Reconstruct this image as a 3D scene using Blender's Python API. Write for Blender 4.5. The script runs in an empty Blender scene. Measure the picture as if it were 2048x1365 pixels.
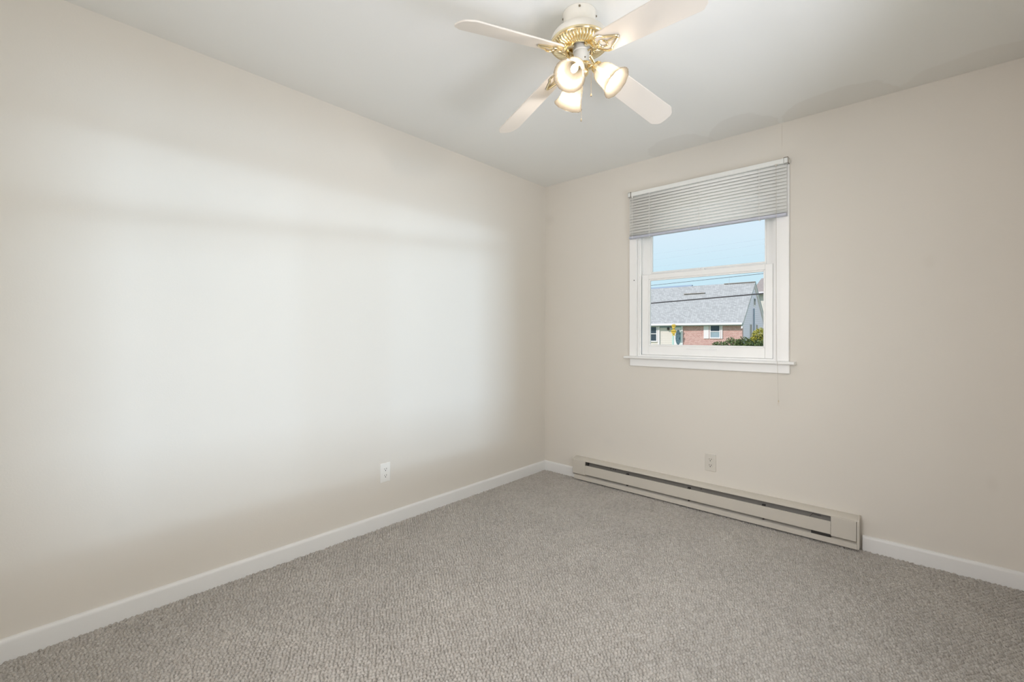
import bpy, bmesh, math, random
import numpy as np
from mathutils import Vector, Matrix

random.seed(7)
R = math.radians
PI = math.pi

# ------------------------------------------------------------------ camera, sky, sun, added fill lamps, exposure
scene = bpy.context.scene
col = scene.collection
FPX, YAW, SHY = 913.0, 0.7346, -13.7
cam_d = bpy.data.cameras.new('camera')
cam = bpy.data.objects.new('camera', cam_d)
col.objects.link(cam)
cam_d.sensor_fit = 'HORIZONTAL'
cam_d.sensor_width = 36.0
cam_d.lens = FPX / 2048 * 36.0
cam_d.shift_y = SHY / 2048
cam_d.clip_start = 0.02
cam_d.clip_end = 500
cam.location = (2.44, -3.1275, 1.166)
cam.rotation_euler = (R(90), R(-0.08), YAW)
scene.camera = cam

scene.view_settings.view_transform = 'Standard'
scene.view_settings.look = 'None'
scene.view_settings.exposure = 0.0
scene.view_settings.gamma = 1.0
scene.view_settings.use_curve_mapping = False
scene.cycles.max_bounces = 14
scene.cycles.diffuse_bounces = 8
scene.cycles.glossy_bounces = 5
scene.cycles.transmission_bounces = 8
scene.cycles.transparent_max_bounces = 12
scene.cycles.sample_clamp_indirect = 4.0
scene.cycles.caustics_reflective = False
scene.cycles.caustics_refractive = False

world = bpy.data.worlds.new('sky')
scene.world = world
world.use_nodes = True
nt = world.node_tree
bg = nt.nodes['Background']
tc = nt.nodes.new('ShaderNodeTexCoord')
sx = nt.nodes.new('ShaderNodeSeparateXYZ')
cr = nt.nodes.new('ShaderNodeValToRGB')
nt.links.new(tc.outputs['Generated'], sx.inputs[0])
nt.links.new(sx.outputs['Z'], cr.inputs[0])
nt.links.new(cr.outputs[0], bg.inputs[0])
cr.color_ramp.elements[0].position = 0.0
cr.color_ramp.elements[0].color = (0.60, 0.84, 0.96, 1)
cr.color_ramp.elements[1].position = 0.9
cr.color_ramp.elements[1].color = (0.40, 0.62, 1.0, 1)
e = cr.color_ramp.elements.new(0.12); e.color = (0.64, 0.85, 0.97, 1)
e = cr.color_ramp.elements.new(0.20); e.color = (0.74, 0.88, 1.0, 1)
bg.inputs[1].default_value = 1.0


def lamp(name, kind, loc, rot, energy, color, parent=None, **kw):
    d = bpy.data.lights.new(name, kind)
    d.energy = energy
    d.color = color
    for k, v in kw.items():
        setattr(d, k, v)
    o = bpy.data.objects.new(name, d)
    o.location = loc
    o.rotation_euler = rot
    col.objects.link(o)
    if parent:
        o.parent = parent
    return o


# sun: high, from behind the house on the camera's left, so it never enters the room
sd = Vector((0.50, 0.62, -0.66)).normalized()
lamp('sun', 'SUN', (0, 0, 20), sd.to_track_quat('-Z', 'Y').to_euler(), 3.6, (1.0, 0.89, 0.86), angle=R(0.6))
# fill lamp added at the unseen side window (right wall, beside the camera)
lamp('side_window_fill', 'AREA', (3.05, -1.9, 1.27), (0, R(90), 0), 22.5, (1.0, 0.955, 0.90),
     shape='RECTANGLE', size=1.1, size_y=1.7)
# lamps added outside that window shape the left wall's bright patch and streak
lamp('wall_patch_fill', 'AREA', (9.0, -2.1, 1.35), (0, R(90), 0), 335.0, (0.59, 0.76, 0.98),
     shape='RECTANGLE', size=1.15, size_y=1.2)
lamp('wall_streak_fill', 'AREA', (9.0, -2.1, 1.62), (0, R(90), 0), 100.0, (0.66, 0.80, 0.98),
     shape='RECTANGLE', size=0.14, size_y=1.0)  # added lamp, narrow so the rail's streak stays sharp
# fill lamp added in the unseen hall behind the doorway (back wall)
lamp('hall_fill', 'AREA', (1.35, -4.95, 1.55), (R(90), 0, 0), 66.0, (0.985, 0.965, 1.0),
     shape='RECTANGLE', size=1.5, size_y=1.5)
# fill lamp added low outside the side window to brighten the ceiling
gd = (Vector((0.9, -1.7, 2.44)) - Vector((4.6, -1.9, -0.35))).normalized()
lamp('ceiling_fill', 'AREA', (4.6, -1.9, -0.35), gd.to_track_quat('-Z', 'Y').to_euler(), 96.0, (0.78, 0.80, 0.98),
     shape='RECTANGLE', size=2.4, size_y=1.2)

# ------------------------------------------------------------------ helpers
H = 2.44
XR = 2.785      # right wall
YB = -3.80      # back wall


def tag(o, label=None, cat=None, group=None, kind=None):
    if label: o['label'] = label
    if cat: o['category'] = cat
    if group: o['group'] = group
    if kind: o['kind'] = kind
    return o


def empty(name, loc=(0, 0, 0), rz=0.0):
    o = bpy.data.objects.new(name, None)
    o.empty_display_size = 0.1
    o.location = loc
    o.rotation_euler = (0, 0, rz)
    col.objects.link(o)
    return o


class MB:
    def __init__(self):
        self.v = []; self.f = []

    def add(self, vs, fs):
        n = len(self.v)
        self.v += [tuple(v) for v in vs]
        self.f += [tuple(i + n for i in f) for f in fs]

    def box(self, a, b, M=None):
        x0, y0, z0 = [min(p, q) for p, q in zip(a, b)]
        x1, y1, z1 = [max(p, q) for p, q in zip(a, b)]
        vs = [Vector(p) for p in ((x0, y0, z0), (x1, y0, z0), (x1, y1, z0), (x0, y1, z0),
                                  (x0, y0, z1), (x1, y0, z1), (x1, y1, z1), (x0, y1, z1))]
        if M is not None: vs = [M @ v for v in vs]
        self.add(vs, [(0, 3, 2, 1), (4, 5, 6, 7), (0, 1, 5, 4), (1, 2, 6, 5), (2, 3, 7, 6), (3, 0, 4, 7)])
        return self

    def lathe(self, prof, n=48, M=None, cap=False):
        """prof: list of (r, z)"""
        vs = []; fs = []
        for (r, z) in prof:
            for k in range(n):
                a = 2 * PI * k / n
                v = Vector((r * math.cos(a), r * math.sin(a), z))
                vs.append(M @ v if M is not None else v)
        m = len(prof)
        for i in range(m - 1):
            for k in range(n):
                k2 = (k + 1) % n
                fs.append((i * n + k, i * n + k2, (i + 1) * n + k2, (i + 1) * n + k))
        if cap:
            fs.append(tuple(range(n - 1, -1, -1)))
            fs.append(tuple((m - 1) * n + k for k in range(n)))
        self.add(vs, fs)
        return self

    def tube(self, pts, r, n=10, closed=False, flat=1.0):
        pts = [Vector(p) for p in pts]
        m = len(pts)
        rs = r if isinstance(r, (list, tuple)) else [r] * m
        vs = []; fs = []
        up = None
        for i, p in enumerate(pts):
            if closed:
                t = (pts[(i + 1) % m] - pts[i - 1])
            else:
                t = pts[min(i + 1, m - 1)] - pts[max(i - 1, 0)]
            t.normalize()
            if up is None:
                up = Vector((0, 0, 1)) if abs(t.z) < 0.9 else Vector((1, 0, 0))
            a = t.cross(up)
            if a.length < 1e-6: a = t.cross(Vector((0.3, 1, 0.1)))
            a.normalize()
            b = a.cross(t).normalized()
            up = b
            for k in range(n):
                an = 2 * PI * k / n
                vs.append(p + (a * math.cos(an) + b * math.sin(an) * flat) * rs[i])
        for i in range(m if closed else m - 1):
            j = (i + 1) % m
            for k in range(n):
                k2 = (k + 1) % n
                fs.append((i * n + k, i * n + k2, j * n + k2, j * n + k))
        if not closed:
            fs.append(tuple(range(n - 1, -1, -1)))
            fs.append(tuple((m - 1) * n + k for k in range(n)))
        self.add(vs, fs)
        return self

    def prism(self, prof, p0, p1, ax_u, ax_v):
        """extrude 2D profile (u,v) from p0 to p1"""
        p0 = Vector(p0); p1 = Vector(p1); U = Vector(ax_u); V = Vector(ax_v)
        n = len(prof)
        vs = [p0 + U * u + V * v for u, v in prof] + [p1 + U * u + V * v for u, v in prof]
        fs = [(i, (i + 1) % n, n + (i + 1) % n, n + i) for i in range(n)]
        fs += [tuple(range(n - 1, -1, -1)), tuple(range(n, 2 * n))]
        self.add(vs, fs)
        return self

    def build(self, name, mat, parent=None, bevel=0.0, smooth=False, seg=2, recalc=True):
        me = bpy.data.meshes.new(name)
        me.from_pydata(self.v, [], self.f)
        if recalc:
            bm = bmesh.new(); bm.from_mesh(me)
            bmesh.ops.recalc_face_normals(bm, faces=bm.faces)
            bm.to_mesh(me); bm.free()
        me.materials.append(mat)
        o = bpy.data.objects.new(name, me)
        col.objects.link(o)
        if parent is not None: o.parent = parent
        if smooth:
            me.polygons.foreach_set('use_smooth', [True] * len(me.polygons))
            try:
                me.set_sharp_from_angle(angle=R(38))
            except Exception:
                pass
        if bevel > 0:
            m = o.modifiers.new('bevel', 'BEVEL')
            m.width = bevel; m.segments = seg; m.limit_method = 'ANGLE'
            me.polygons.foreach_set('use_smooth', [True] * len(me.polygons))
            try:
                me.set_sharp_from_angle(angle=R(60))
            except Exception:
                pass
        return o


# ------------------------------------------------------------------ materials
def mat(name, color, rough=0.5, metal=0.0, spec=0.5, noise=None, bump=None, emit=None):
    """noise=(scale, amount): colour variation of the surface itself; bump=(scale, strength, distance)"""
    m = bpy.data.materials.new(name)
    m.use_nodes = True
    n = m.node_tree.nodes; l = m.node_tree.links
    b = n['Principled BSDF']
    b.inputs['Base Color'].default_value = (*color, 1)
    b.inputs['Roughness'].default_value = rough
    b.inputs['Metallic'].default_value = metal
    b.inputs['Specular IOR Level'].default_value = spec
    t = n.new('ShaderNodeTexCoord')
    if noise:
        x = n.new('ShaderNodeTexNoise'); x.inputs['Scale'].default_value = noise[0]; x.inputs['Detail'].default_value = 5
        mx = n.new('ShaderNodeMix'); mx.data_type = 'RGBA'
        mx.inputs['A'].default_value = (*[c * (1 - noise[1]) for c in color], 1)
        mx.inputs['B'].default_value = (*[min(1, c * (1 + noise[1])) for c in color], 1)
        l.new(t.outputs['Object'], x.inputs['Vector'])
        l.new(x.outputs['Fac'], mx.inputs['Factor'])
        l.new(mx.outputs['Result'], b.inputs['Base Color'])
    if bump:
        x = n.new('ShaderNodeTexNoise'); x.inputs['Scale'].default_value = bump[0]; x.inputs['Detail'].default_value = 4
        bp = n.new('ShaderNodeBump'); bp.inputs['Strength'].default_value = bump[1]; bp.inputs['Distance'].default_value = bump[2]
        l.new(t.outputs['Object'], x.inputs['Vector'])
        l.new(x.outputs['Fac'], bp.inputs['Height'])
        l.new(bp.outputs[0], b.inputs['Normal'])
    if emit:
        b.inputs['Emission Color'].default_value = (*emit[0], 1)
        b.inputs['Emission Strength'].default_value = emit[1]
    return m


def add_marks(m, marks, plane):
    """soft or crisp stains and paint patches of the surface itself.
    marks: (u, v, ru, rv, edge, amount, tint)  plane: which object axes are u, v"""
    n = m.node_tree.nodes; l = m.node_tree.links
    b = n['Principled BSDF']
    src = b.inputs['Base Color'].links[0].from_socket
    t = n.new('ShaderNodeTexCoord')
    ns = n.new('ShaderNodeTexNoise'); ns.inputs['Scale'].default_value = 7.0; ns.inputs['Detail'].default_value = 3
    l.new(t.outputs['Object'], ns.inputs['Vector'])
    s = n.new('ShaderNodeSeparateXYZ'); l.new(t.outputs['Object'], s.inputs[0])
    def mth(op, a, bb=None, c=None):
        x = n.new('ShaderNodeMath'); x.operation = op
        for i, q in enumerate((a, bb, c)):
            if q is None: continue
            if isinstance(q, (int, float)): x.inputs[i].default_value = q
            else: l.new(q, x.inputs[i])
        return x.outputs[0]
    for (u, v, ru, rv, edge, amt, tint) in marks:
        du = mth('DIVIDE', mth('SUBTRACT', s.outputs[plane[0]], u), ru)
        dv = mth('DIVIDE', mth('SUBTRACT', s.outputs[plane[1]], v), rv)
        d = mth('SQRT', mth('ADD', mth('MULTIPLY', du, du), mth('MULTIPLY', dv, dv)))
        d = mth('ADD', d, mth('MULTIPLY', mth('SUBTRACT', ns.outputs['Fac'], 0.5), 0.5))
        mr = n.new('ShaderNodeMapRange'); mr.interpolation_type = 'SMOOTHSTEP'
        l.new(d, mr.inputs['Value'])
        mr.inputs['From Min'].default_value = 1.0 - edge
        mr.inputs['From Max'].default_value = 1.0 + edge
        mr.inputs['To Min'].default_value = amt
        mr.inputs['To Max'].default_value = 0.0
        mx = n.new('ShaderNodeMix'); mx.data_type = 'RGBA'
        l.new(mr.outputs[0], mx.inputs['Factor'])
        l.new(src, mx.inputs['A'])
        mx.inputs['B'].default_value = (*tint, 1)
        src = mx.outputs['Result']
    l.new(src, b.inputs['Base Color'])


WALLC = (0.72, 0.685, 0.63)
CEILC = (0.80, 0.80, 0.775)
M = {}
M['wall_left'] = mat('cream_wall_paint_left', WALLC, 0.62, spec=0.25, noise=(3, 0.012), bump=(160, 0.12, 0.002))
M['wall_front'] = mat('cream_wall_paint_front', WALLC, 0.62, spec=0.25, noise=(3, 0.012), bump=(160, 0.12, 0.002))
M['wall'] = mat('cream_wall_paint', WALLC, 0.62, spec=0.25, noise=(3, 0.012), bump=(160, 0.12, 0.002))
M['ceiling'] = mat('white_ceiling_paint', CEILC, 0.8, spec=0.15, noise=(2, 0.01), bump=(120, 0.10, 0.002))
M['trim'] = mat('white_gloss_trim', (0.89, 0.89, 0.885), 0.32, noise=(30, 0.012), bump=(60, 0.05, 0.001))
M['baseboard'] = mat('white_baseboard_paint', (0.78, 0.78, 0.775), 0.38, noise=(30, 0.012), bump=(60, 0.05, 0.001))
M['vinyl'] = mat('white_vinyl', (0.91, 0.91, 0.905), 0.28, noise=(20, 0.01))
M['blind'] = mat('white_blind_slat', (0.86, 0.865, 0.85), 0.35, noise=(20, 0.01))
M['blindrail'] = mat('white_blind_rail', (0.82, 0.83, 0.81), 0.35, noise=(20, 0.01))
M['lift_cord'] = mat('aged_cord', (0.56, 0.53, 0.48), 0.7, noise=(200, 0.05))
M['clearplastic'] = mat('clear_grey_plastic', (0.52, 0.52, 0.50), 0.25, noise=(20, 0.05))
M['rail_skytint'] = mat('sky_tinted_rail', (0.50, 0.52, 0.60), 0.35, noise=(20, 0.02))  # bluish sky light on the rail's underside is put into its colour
M['cord'] = mat('white_cord', (0.80, 0.79, 0.76), 0.7, noise=(200, 0.05))
M['heater'] = mat('almond_heater_enamel', (0.60, 0.565, 0.505), 0.38, noise=(8, 0.03), bump=(90, 0.04, 0.001))
M['heater_in'] = mat('grey_heater_metal', (0.15, 0.14, 0.125), 0.5, metal=0.1, noise=(30, 0.12))
M['dark'] = mat('dark_metal', (0.03, 0.028, 0.025), 0.5, noise=(40, 0.2))
M['outlet'] = mat('white_outlet_plastic', (0.84, 0.83, 0.80), 0.3, noise=(20, 0.01))
M['outlet_w'] = mat('almond_outlet_plastic', (0.66, 0.63, 0.575), 0.3, noise=(20, 0.01))
M['slot'] = mat('black_outlet_slot', (0.02, 0.018, 0.015), 0.6, noise=(20, 0.1))
M['fanwhite'] = mat('cream_fan_enamel', (0.80, 0.77, 0.70), 0.28, noise=(12, 0.012))
M['blade'] = mat('white_fan_blade', (0.72, 0.67, 0.61), 0.42, noise=(10, 0.012))
M['brass'] = mat('polished_brass', (0.90, 0.77, 0.50), 0.2, metal=1.0, noise=(25, 0.06))
M['screw'] = mat('steel_screw', (0.30, 0.26, 0.20), 0.3, metal=0.9, noise=(50, 0.2))
M['chain'] = mat('nickel_chain', (0.55, 0.47, 0.36), 0.35, metal=0.8, noise=(50, 0.1))

# window glass
g = bpy.data.materials.new('window_glass'); g.use_nodes = True
n = g.node_tree.nodes; l = g.node_tree.links
n.remove(n['Principled BSDF'])
tr = n.new('ShaderNodeBsdfTransparent'); tr.inputs[0].default_value = (0.97, 0.985, 0.98, 1)
gl = n.new('ShaderNodeBsdfGlossy'); gl.inputs['Roughness'].default_value = 0.02
lw = n.new('ShaderNodeLayerWeight'); lw.inputs['Blend'].default_value = 0.12
mt = n.new('ShaderNodeMath'); mt.operation = 'MULTIPLY'; mt.inputs[1].default_value = 0.35
ms = n.new('ShaderNodeMixShader')
l.new(lw.outputs['Fresnel'], mt.inputs[0]); l.new(mt.outputs[0], ms.inputs[0])
l.new(tr.outputs[0], ms.inputs[1]); l.new(gl.outputs[0], ms.inputs[2])
l.new(ms.outputs[0], n['Material Output'].inputs[0])
M['glass'] = g

# frosted lamp shade glass
g = bpy.data.materials.new('frosted_shade_glass'); g.use_nodes = True
n = g.node_tree.nodes; l = g.node_tree.links
pb = n['Principled BSDF']
pb.inputs['Base Color'].default_value = (0.14, 0.125, 0.10, 1)
pb.inputs['Roughness'].default_value = 0.25
tl = n.new('ShaderNodeBsdfTranslucent'); tl.inputs[0].default_value = (0.16, 0.145, 0.12, 1)
tp = n.new('ShaderNodeBsdfTransparent'); tp.inputs[0].default_value = (1.0, 0.96, 0.90, 1)
m1 = n.new('ShaderNodeMixShader'); m1.inputs[0].default_value = 0.6
m2 = n.new('ShaderNodeMixShader'); m2.inputs[0].default_value = 0.30
l.new(pb.outputs[0], m1.inputs[1]); l.new(tl.outputs[0], m1.inputs[2])
l.new(m1.outputs[0], m2.inputs[1]); l.new(tp.outputs[0], m2.inputs[2])
l.new(m2.outputs[0], n['Material Output'].inputs[0])
M['shade'] = g
M['bulb'] = mat('lit_bulb', (1, 0.95, 0.85), 0.3, emit=((1.0, 0.88, 0.70), 7.0))

# surface marks seen in the photo
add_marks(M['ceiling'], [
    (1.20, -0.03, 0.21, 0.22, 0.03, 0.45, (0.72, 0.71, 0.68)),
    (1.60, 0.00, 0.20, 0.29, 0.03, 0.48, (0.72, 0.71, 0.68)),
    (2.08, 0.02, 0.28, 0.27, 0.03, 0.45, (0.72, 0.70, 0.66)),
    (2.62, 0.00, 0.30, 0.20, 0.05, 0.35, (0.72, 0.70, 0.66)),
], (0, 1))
add_marks(M['wall_front'], [
    (2.458, 1.535, 0.022, 0.03, 0.8, 0.22, (0.62, 0.58, 0.52)),
    (2.679, 0.46, 0.018, 0.03, 0.8, 0.22, (0.60, 0.56, 0.50)),
    (0.628, 0.333, 0.05, 0.03, 0.9, 0.16, (0.62, 0.60, 0.56)),
    (0.05, 2.15, 0.04, 0.035, 0.9, 0.18, (0.54, 0.50, 0.45)),
    (1.803, 2.37, 0.0022, 0.075, 0.5, 0.5, (0.55, 0.50, 0.44)),
], (0, 2))
add_marks(M['wall_left'], [
    (-1.581, 0.748, 0.03, 0.03, 0.9, 0.14, (0.66, 0.64, 0.60)),
    (-2.825, 0.389, 0.03, 0.03, 0.9, 0.16, (0.62, 0.60, 0.56)),
    (-1.47, 0.62, 0.05, 0.004, 0.6, 0.10, (0.62, 0.60, 0.56)),
], (1, 2))

# ------------------------------------------------------------------ room shell
T = 0.15
wx0, wx1, wz0, wz1 = 0.868, 1.775, 1.0, 2.13     # window opening in the front wall


def struct(o):
    return tag(o, kind='structure')


w = MB()
w.box((-T, YB - T, -0.1), (0, T, H + 0.12))
struct(w.build('wall_left', M['wall_left']))
w = MB()
w.box((0, 0, -0.1), (wx0, T, H)); w.box((wx1, 0, -0.1), (XR, T, H))
w.box((wx0, 0, -0.1), (wx1, T, wz0)); w.box((wx0, 0, wz1), (wx1, T, H))
struct(w.build('wall_front', M['wall_front']))
# right wall with the opening of the unseen window added for its light
ry0, ry1, rz0, rz1 = -2.80, -1.02, 0.69, 1.90
w = MB()
w.box((XR, YB - T, -0.1), (XR + T, ry0, H)); w.box((XR, ry1, -0.1), (XR + T, T, H))
w.box((XR, ry0, -0.1), (XR + T, ry1, rz0)); w.box((XR, ry0, rz1), (XR + T, ry1, H))
struct(w.build('wall_right', M['wall']))
# back wall with an unseen doorway added to let hall fill light in
dx0, dx1, dz = 1.05, 1.95, 2.05
w = MB()
w.box((0, YB - T, -0.1), (dx0, YB, H)); w.box((dx1, YB - T, -0.1), (XR, YB, H)); w.box((dx0, YB - T, dz), (dx1, YB, H))
struct(w.build('wall_back', M['wall']))
w = MB()
w.box((-0.6, -5.3, -0.1), (-0.5, YB - T, H)); w.box((2.2, -5.3, -0.1), (2.3, YB - T, H)); w.box((-0.6, -5.4, -0.1), (2.3, -5.3, H))
w.box((-0.6, -5.4, H), (2.3, YB - T, H + 0.1)); w.box((-0.6, -5.4, -0.1), (2.3, YB - T, -0.01))
struct(w.build('wall_hall_added', M['wall']))  # closed unseen hall added around the hall fill lamp
w = MB()
w.box((-T, YB - T, H), (XR + T, T, H + 0.12))
struct(w.build('ceiling', M['ceiling']))

# ---- carpet floor: real loops, rows along Y, half-dropped
cm = bpy.data.materials.new('berber_carpet'); cm.use_nodes = True
n = cm.node_tree.nodes; l = cm.node_tree.links
b = n['Principled BSDF']; b.inputs['Roughness'].default_value = 0.95; b.inputs['Specular IOR Level'].default_value = 0.1
b.inputs['Sheen Weight'].default_value = 0.15
t = n.new('ShaderNodeTexCoord')
at = n.new('ShaderNodeAttribute'); at.attribute_name = 'loop_tone'
fl = n.new('ShaderNodeTexNoise'); fl.inputs['Scale'].default_value = 420; fl.inputs['Detail'].default_value = 3
lg = n.new('ShaderNodeTexNoise'); lg.inputs['Scale'].default_value = 3.5; lg.inputs['Detail'].default_value = 3
l.new(t.outputs['Object'], fl.inputs['Vector']); l.new(t.outputs['Object'], lg.inputs['Vector'])
ramp = n.new('ShaderNodeValToRGB')
ramp.color_ramp.elements[0].position = 0.0; ramp.color_ramp.elements[0].color = (0.191, 0.166, 0.139, 1)
ramp.color_ramp.elements[1].position = 1.0; ramp.color_ramp.elements[1].color = (0.592, 0.564, 0.531, 1)
e = ramp.color_ramp.elements.new(0.16); e.color = (0.369, 0.339, 0.306, 1)
e = ramp.color_ramp.elements.new(0.55); e.color = (0.481, 0.453, 0.418, 1)
ad = n.new('ShaderNodeMath'); ad.operation = 'MULTIPLY_ADD'; ad.inputs[1].default_value = 1.3
l.new(fl.outputs['Fac'], ad.inputs[0]); 
sb = n.new('ShaderNodeMath'); sb.operation = 'SUBTRACT'; sb.inputs[1].default_value = 0.65
l.new(at.outputs['Fac'], sb.inputs[0]); l.new(sb.outputs[0], ad.inputs[2])
l.new(ad.outputs[0], ramp.inputs[0])
mx = n.new('ShaderNodeMix'); mx.data_type = 'RGBA'; mx.blend_type = 'MULTIPLY'; mx.inputs['Factor'].default_value = 1.0
mr = n.new('ShaderNodeMapRange'); mr.inputs['From Min'].default_value = 0.3; mr.inputs['From Max'].default_value = 0.7
mr.inputs['To Min'].default_value = 0.94; mr.inputs['To Max'].default_value = 1.04
l.new(lg.outputs['Fac'], mr.inputs['Value'])
l.new(ramp.outputs[0], mx.inputs['A']); l.new(mr.outputs[0], mx.inputs['B'])
l.new(mx.outputs['Result'], b.inputs['Base Color'])
bp = n.new('ShaderNodeBump'); bp.inputs['Strength'].default_value = 0.8; bp.inputs['Distance'].default_value = 0.002
l.new(fl.outputs['Fac'], bp.inputs['Height']); l.new(bp.outputs[0], b.inputs['Normal'])


def carpet():
    x0, x1, y0, y1 = 0.0, XR, YB, 0.0
    s = 0.0024
    nx = int((x1 - x0) / s) + 1; ny = int((y1 - y0) / s) + 1
    X, Y = np.meshgrid(np.linspace(x0, x1, nx), np.linspace(y0, y1, ny))
    rng = np.random.default_rng(3)

    def lowfreq(k, amp, seed, f):
        r = np.random.default_rng(seed); out = np.zeros_like(X)
        for _ in range(k):
            fx, fy = r.normal(0, f, 2); out += np.sin(fx * X + fy * Y + r.uniform(0, 6.28))
        return out * amp / math.sqrt(k)
    Xw = X + lowfreq(7, 0.003, 1, 14) + lowfreq(6, 0.0012, 4, 90)
    Yw = Y + lowfreq(7, 0.003, 2, 14) + lowfreq(6, 0.0012, 5, 90)
    la, lb = 0.0148, 0.0130
    u = (-0.85 * Xw + 0.53 * Yw) / la
    v = (0.53 * Xw + 0.85 * Yw) / lb
    c = np.rint(u).astype(int)
    # each yarn row wanders a little sideways, so the gaps interlock
    NC, NR = 512, 512
    rsh = rng.normal(0, 0.17, NC)
    v = v + rsh[c % NC]
    rr = np.rint(v).astype(int)
    tone = rng.random((NC, NR)); hgt = rng.random((NC, NR)); jx = rng.normal(0, 0.09, (NC, NR)); jy = rng.normal(0, 0.09, (NC, NR))
    ci = c % NC; ri = rr % NR
    dx = np.clip(np.abs((u - c + jx[ci, ri]) * 2), 0, 1); dy = np.clip(np.abs((v - rr + jy[ci, ri]) * 2), 0, 1)
    dome = (1 - dx ** 2.2) * (1 - dy ** 2.4)
    dome = np.clip(dome, 0, 1) ** 0.6
    top = 0.0078 + 0.0032 * hgt[ci, ri]
    top[hgt[ci, ri] < 0.05] *= 0.45
    Z = -0.0108 + top * dome
    Z += rng.normal(0, 0.0006, Z.shape)
    tn = 0.36 + 0.36 * tone[ci, ri] + rng.normal(0, 0.12, Z.shape)
    co = np.stack([X, Y, Z], -1).reshape(-1, 3).astype(np.float32)
    idx = np.arange(nx * ny).reshape(ny, nx)
    q = np.stack([idx[:-1, :-1], idx[:-1, 1:], idx[1:, 1:], idx[1:, :-1]], -1).reshape(-1, 4).astype(np.int32)
    me = bpy.data.meshes.new('floor')
    me.vertices.add(len(co)); me.vertices.foreach_set('co', co.ravel())
    me.loops.add(q.size); me.loops.foreach_set('vertex_index', q.ravel())
    me.polygons.add(len(q)); me.polygons.foreach_set('loop_start', np.arange(0, q.size, 4, dtype=np.int32))
    me.polygons.foreach_set('loop_total', np.full(len(q), 4, dtype=np.int32))
    me.polygons.foreach_set('use_smooth', np.ones(len(q), dtype=bool))
    me.update()
    A = me.attributes.new('loop_tone', 'FLOAT', 'POINT'); A.data.foreach_set('value', tn.ravel().astype(np.float32))
    me.materials.append(cm)
    o = bpy.data.objects.new('floor', me); col.objects.link(o)
    return struct(o)


carpet()

# ---- baseboards (rounded top, painted)
bh, bt = 0.076, 0.014
prof = [(0, -0.01), (bt, -0.01), (bt, bh - 0.016), (bt * 0.93, bh - 0.009), (bt * 0.7, bh - 0.003), (bt * 0.35, bh), (0, bh)]
m = MB(); m.prism(prof, (0, -bt * 0.5, 0), (0, YB, 0), (1, 0, 0), (0, 0, 1)); struct(m.build('baseboard_left', M['baseboard'], smooth=True))
m = MB(); m.prism(prof, (0.0, 0, 0), (0.352, 0, 0), (0, -1, 0), (0, 0, 1)); m.prism(prof, (2.192, 0, 0), (XR, 0, 0), (0, -1, 0), (0, 0, 1))
struct(m.build('baseboard_front', M['baseboard'], smooth=True))
m = MB(); m.prism(prof, (XR, -0.2, 0), (XR, YB, 0), (-1, 0, 0), (0, 0, 1)); struct(m.build('baseboard_right', M['baseboard'], smooth=True))
m = MB(); m.prism(prof, (bt, YB, 0), (dx0 - 0.06, YB, 0), (0, 1, 0), (0, 0, 1)); m.prism(prof, (dx1 + 0.06, YB, 0), (XR - bt, YB, 0), (0, 1, 0), (0, 0, 1))
struct(m.build('baseboard_back', M['baseboard'], smooth=True))
m = MB(); m.box((dx0 - 0.06, YB - 0.0, 0), (dx0, YB + 0.016, dz + 0.06)); m.box((dx1, YB, 0), (dx1 + 0.06, YB + 0.016, dz + 0.06)); m.box((dx0, YB, dz), (dx1, YB + 0.016, dz + 0.06))
struct(m.build('trim_1', M['trim'], bevel=0.003))

# ------------------------------------------------------------------ window in the front wall
win = struct(empty('window_1', (1.32, 0, 1.0)))
win.location = (0, 0, 0)
CY = -0.018                                   # face of the casing
casL, casR, casInL, casInR = 0.808, 1.845, 0.868, 1.775
c1 = MB(); c1.box((casL, CY, 1.005), (casInL, 0, 2.21)); struct(c1.build('window_casing', M['trim'], win, bevel=0.004))
c1 = MB(); c1.box((casInR, CY, 1.005), (casR, 0, 2.21)); struct(c1.build('window_casing', M['trim'], win, bevel=0.004))
c1 = MB(); c1.box((casInL, CY, 2.13), (casInR, 0, 2.21)); struct(c1.build('window_casing', M['trim'], win, bevel=0.004))
c1 = MB(); c1.prism([(0.07, 0), (-0.052, 0), (-0.060, -0.006), (-0.060, -0.014), (-0.052, -0.019), (0.07, -0.019)], (0.783, 0, 1.006), (1.878, 0, 1.006), (0, 1, 0), (0, 0, 1))
struct(c1.build('window_sill', M['trim'], win, smooth=True, bevel=0.0015))
c1 = MB(); c1.box((0.812, CY, 0.932), (1.848, 0, 0.987)); struct(c1.build('window_apron', M['trim'], win, bevel=0.004))
# jamb / vinyl track
c1 = MB()
for (a0, a1) in ((casInL, casInL + 0.010), (casInR - 0.010, casInR)):
    c1.box((a0, 0.0, 1.006), (a1, T, wz1))
    s = 1 if a0 < 1.2 else -1
    e0 = a0 if s > 0 else a1
    for yy in (0.012, 0.048, 0.086, 0.13):
        c1.box((e0, yy, 1.006), (e0 + s * 0.020, yy + 0.006, wz1))
c1.box((casInL + 0.0101, 0, wz1 - 0.012), (casInR - 0.0101, T, wz1)); c1.box((casInL + 0.0101, 0, 1.004), (casInR - 0.0101, T, 1.016))
struct(c1.build('window_frame', M['vinyl'], win))


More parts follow.
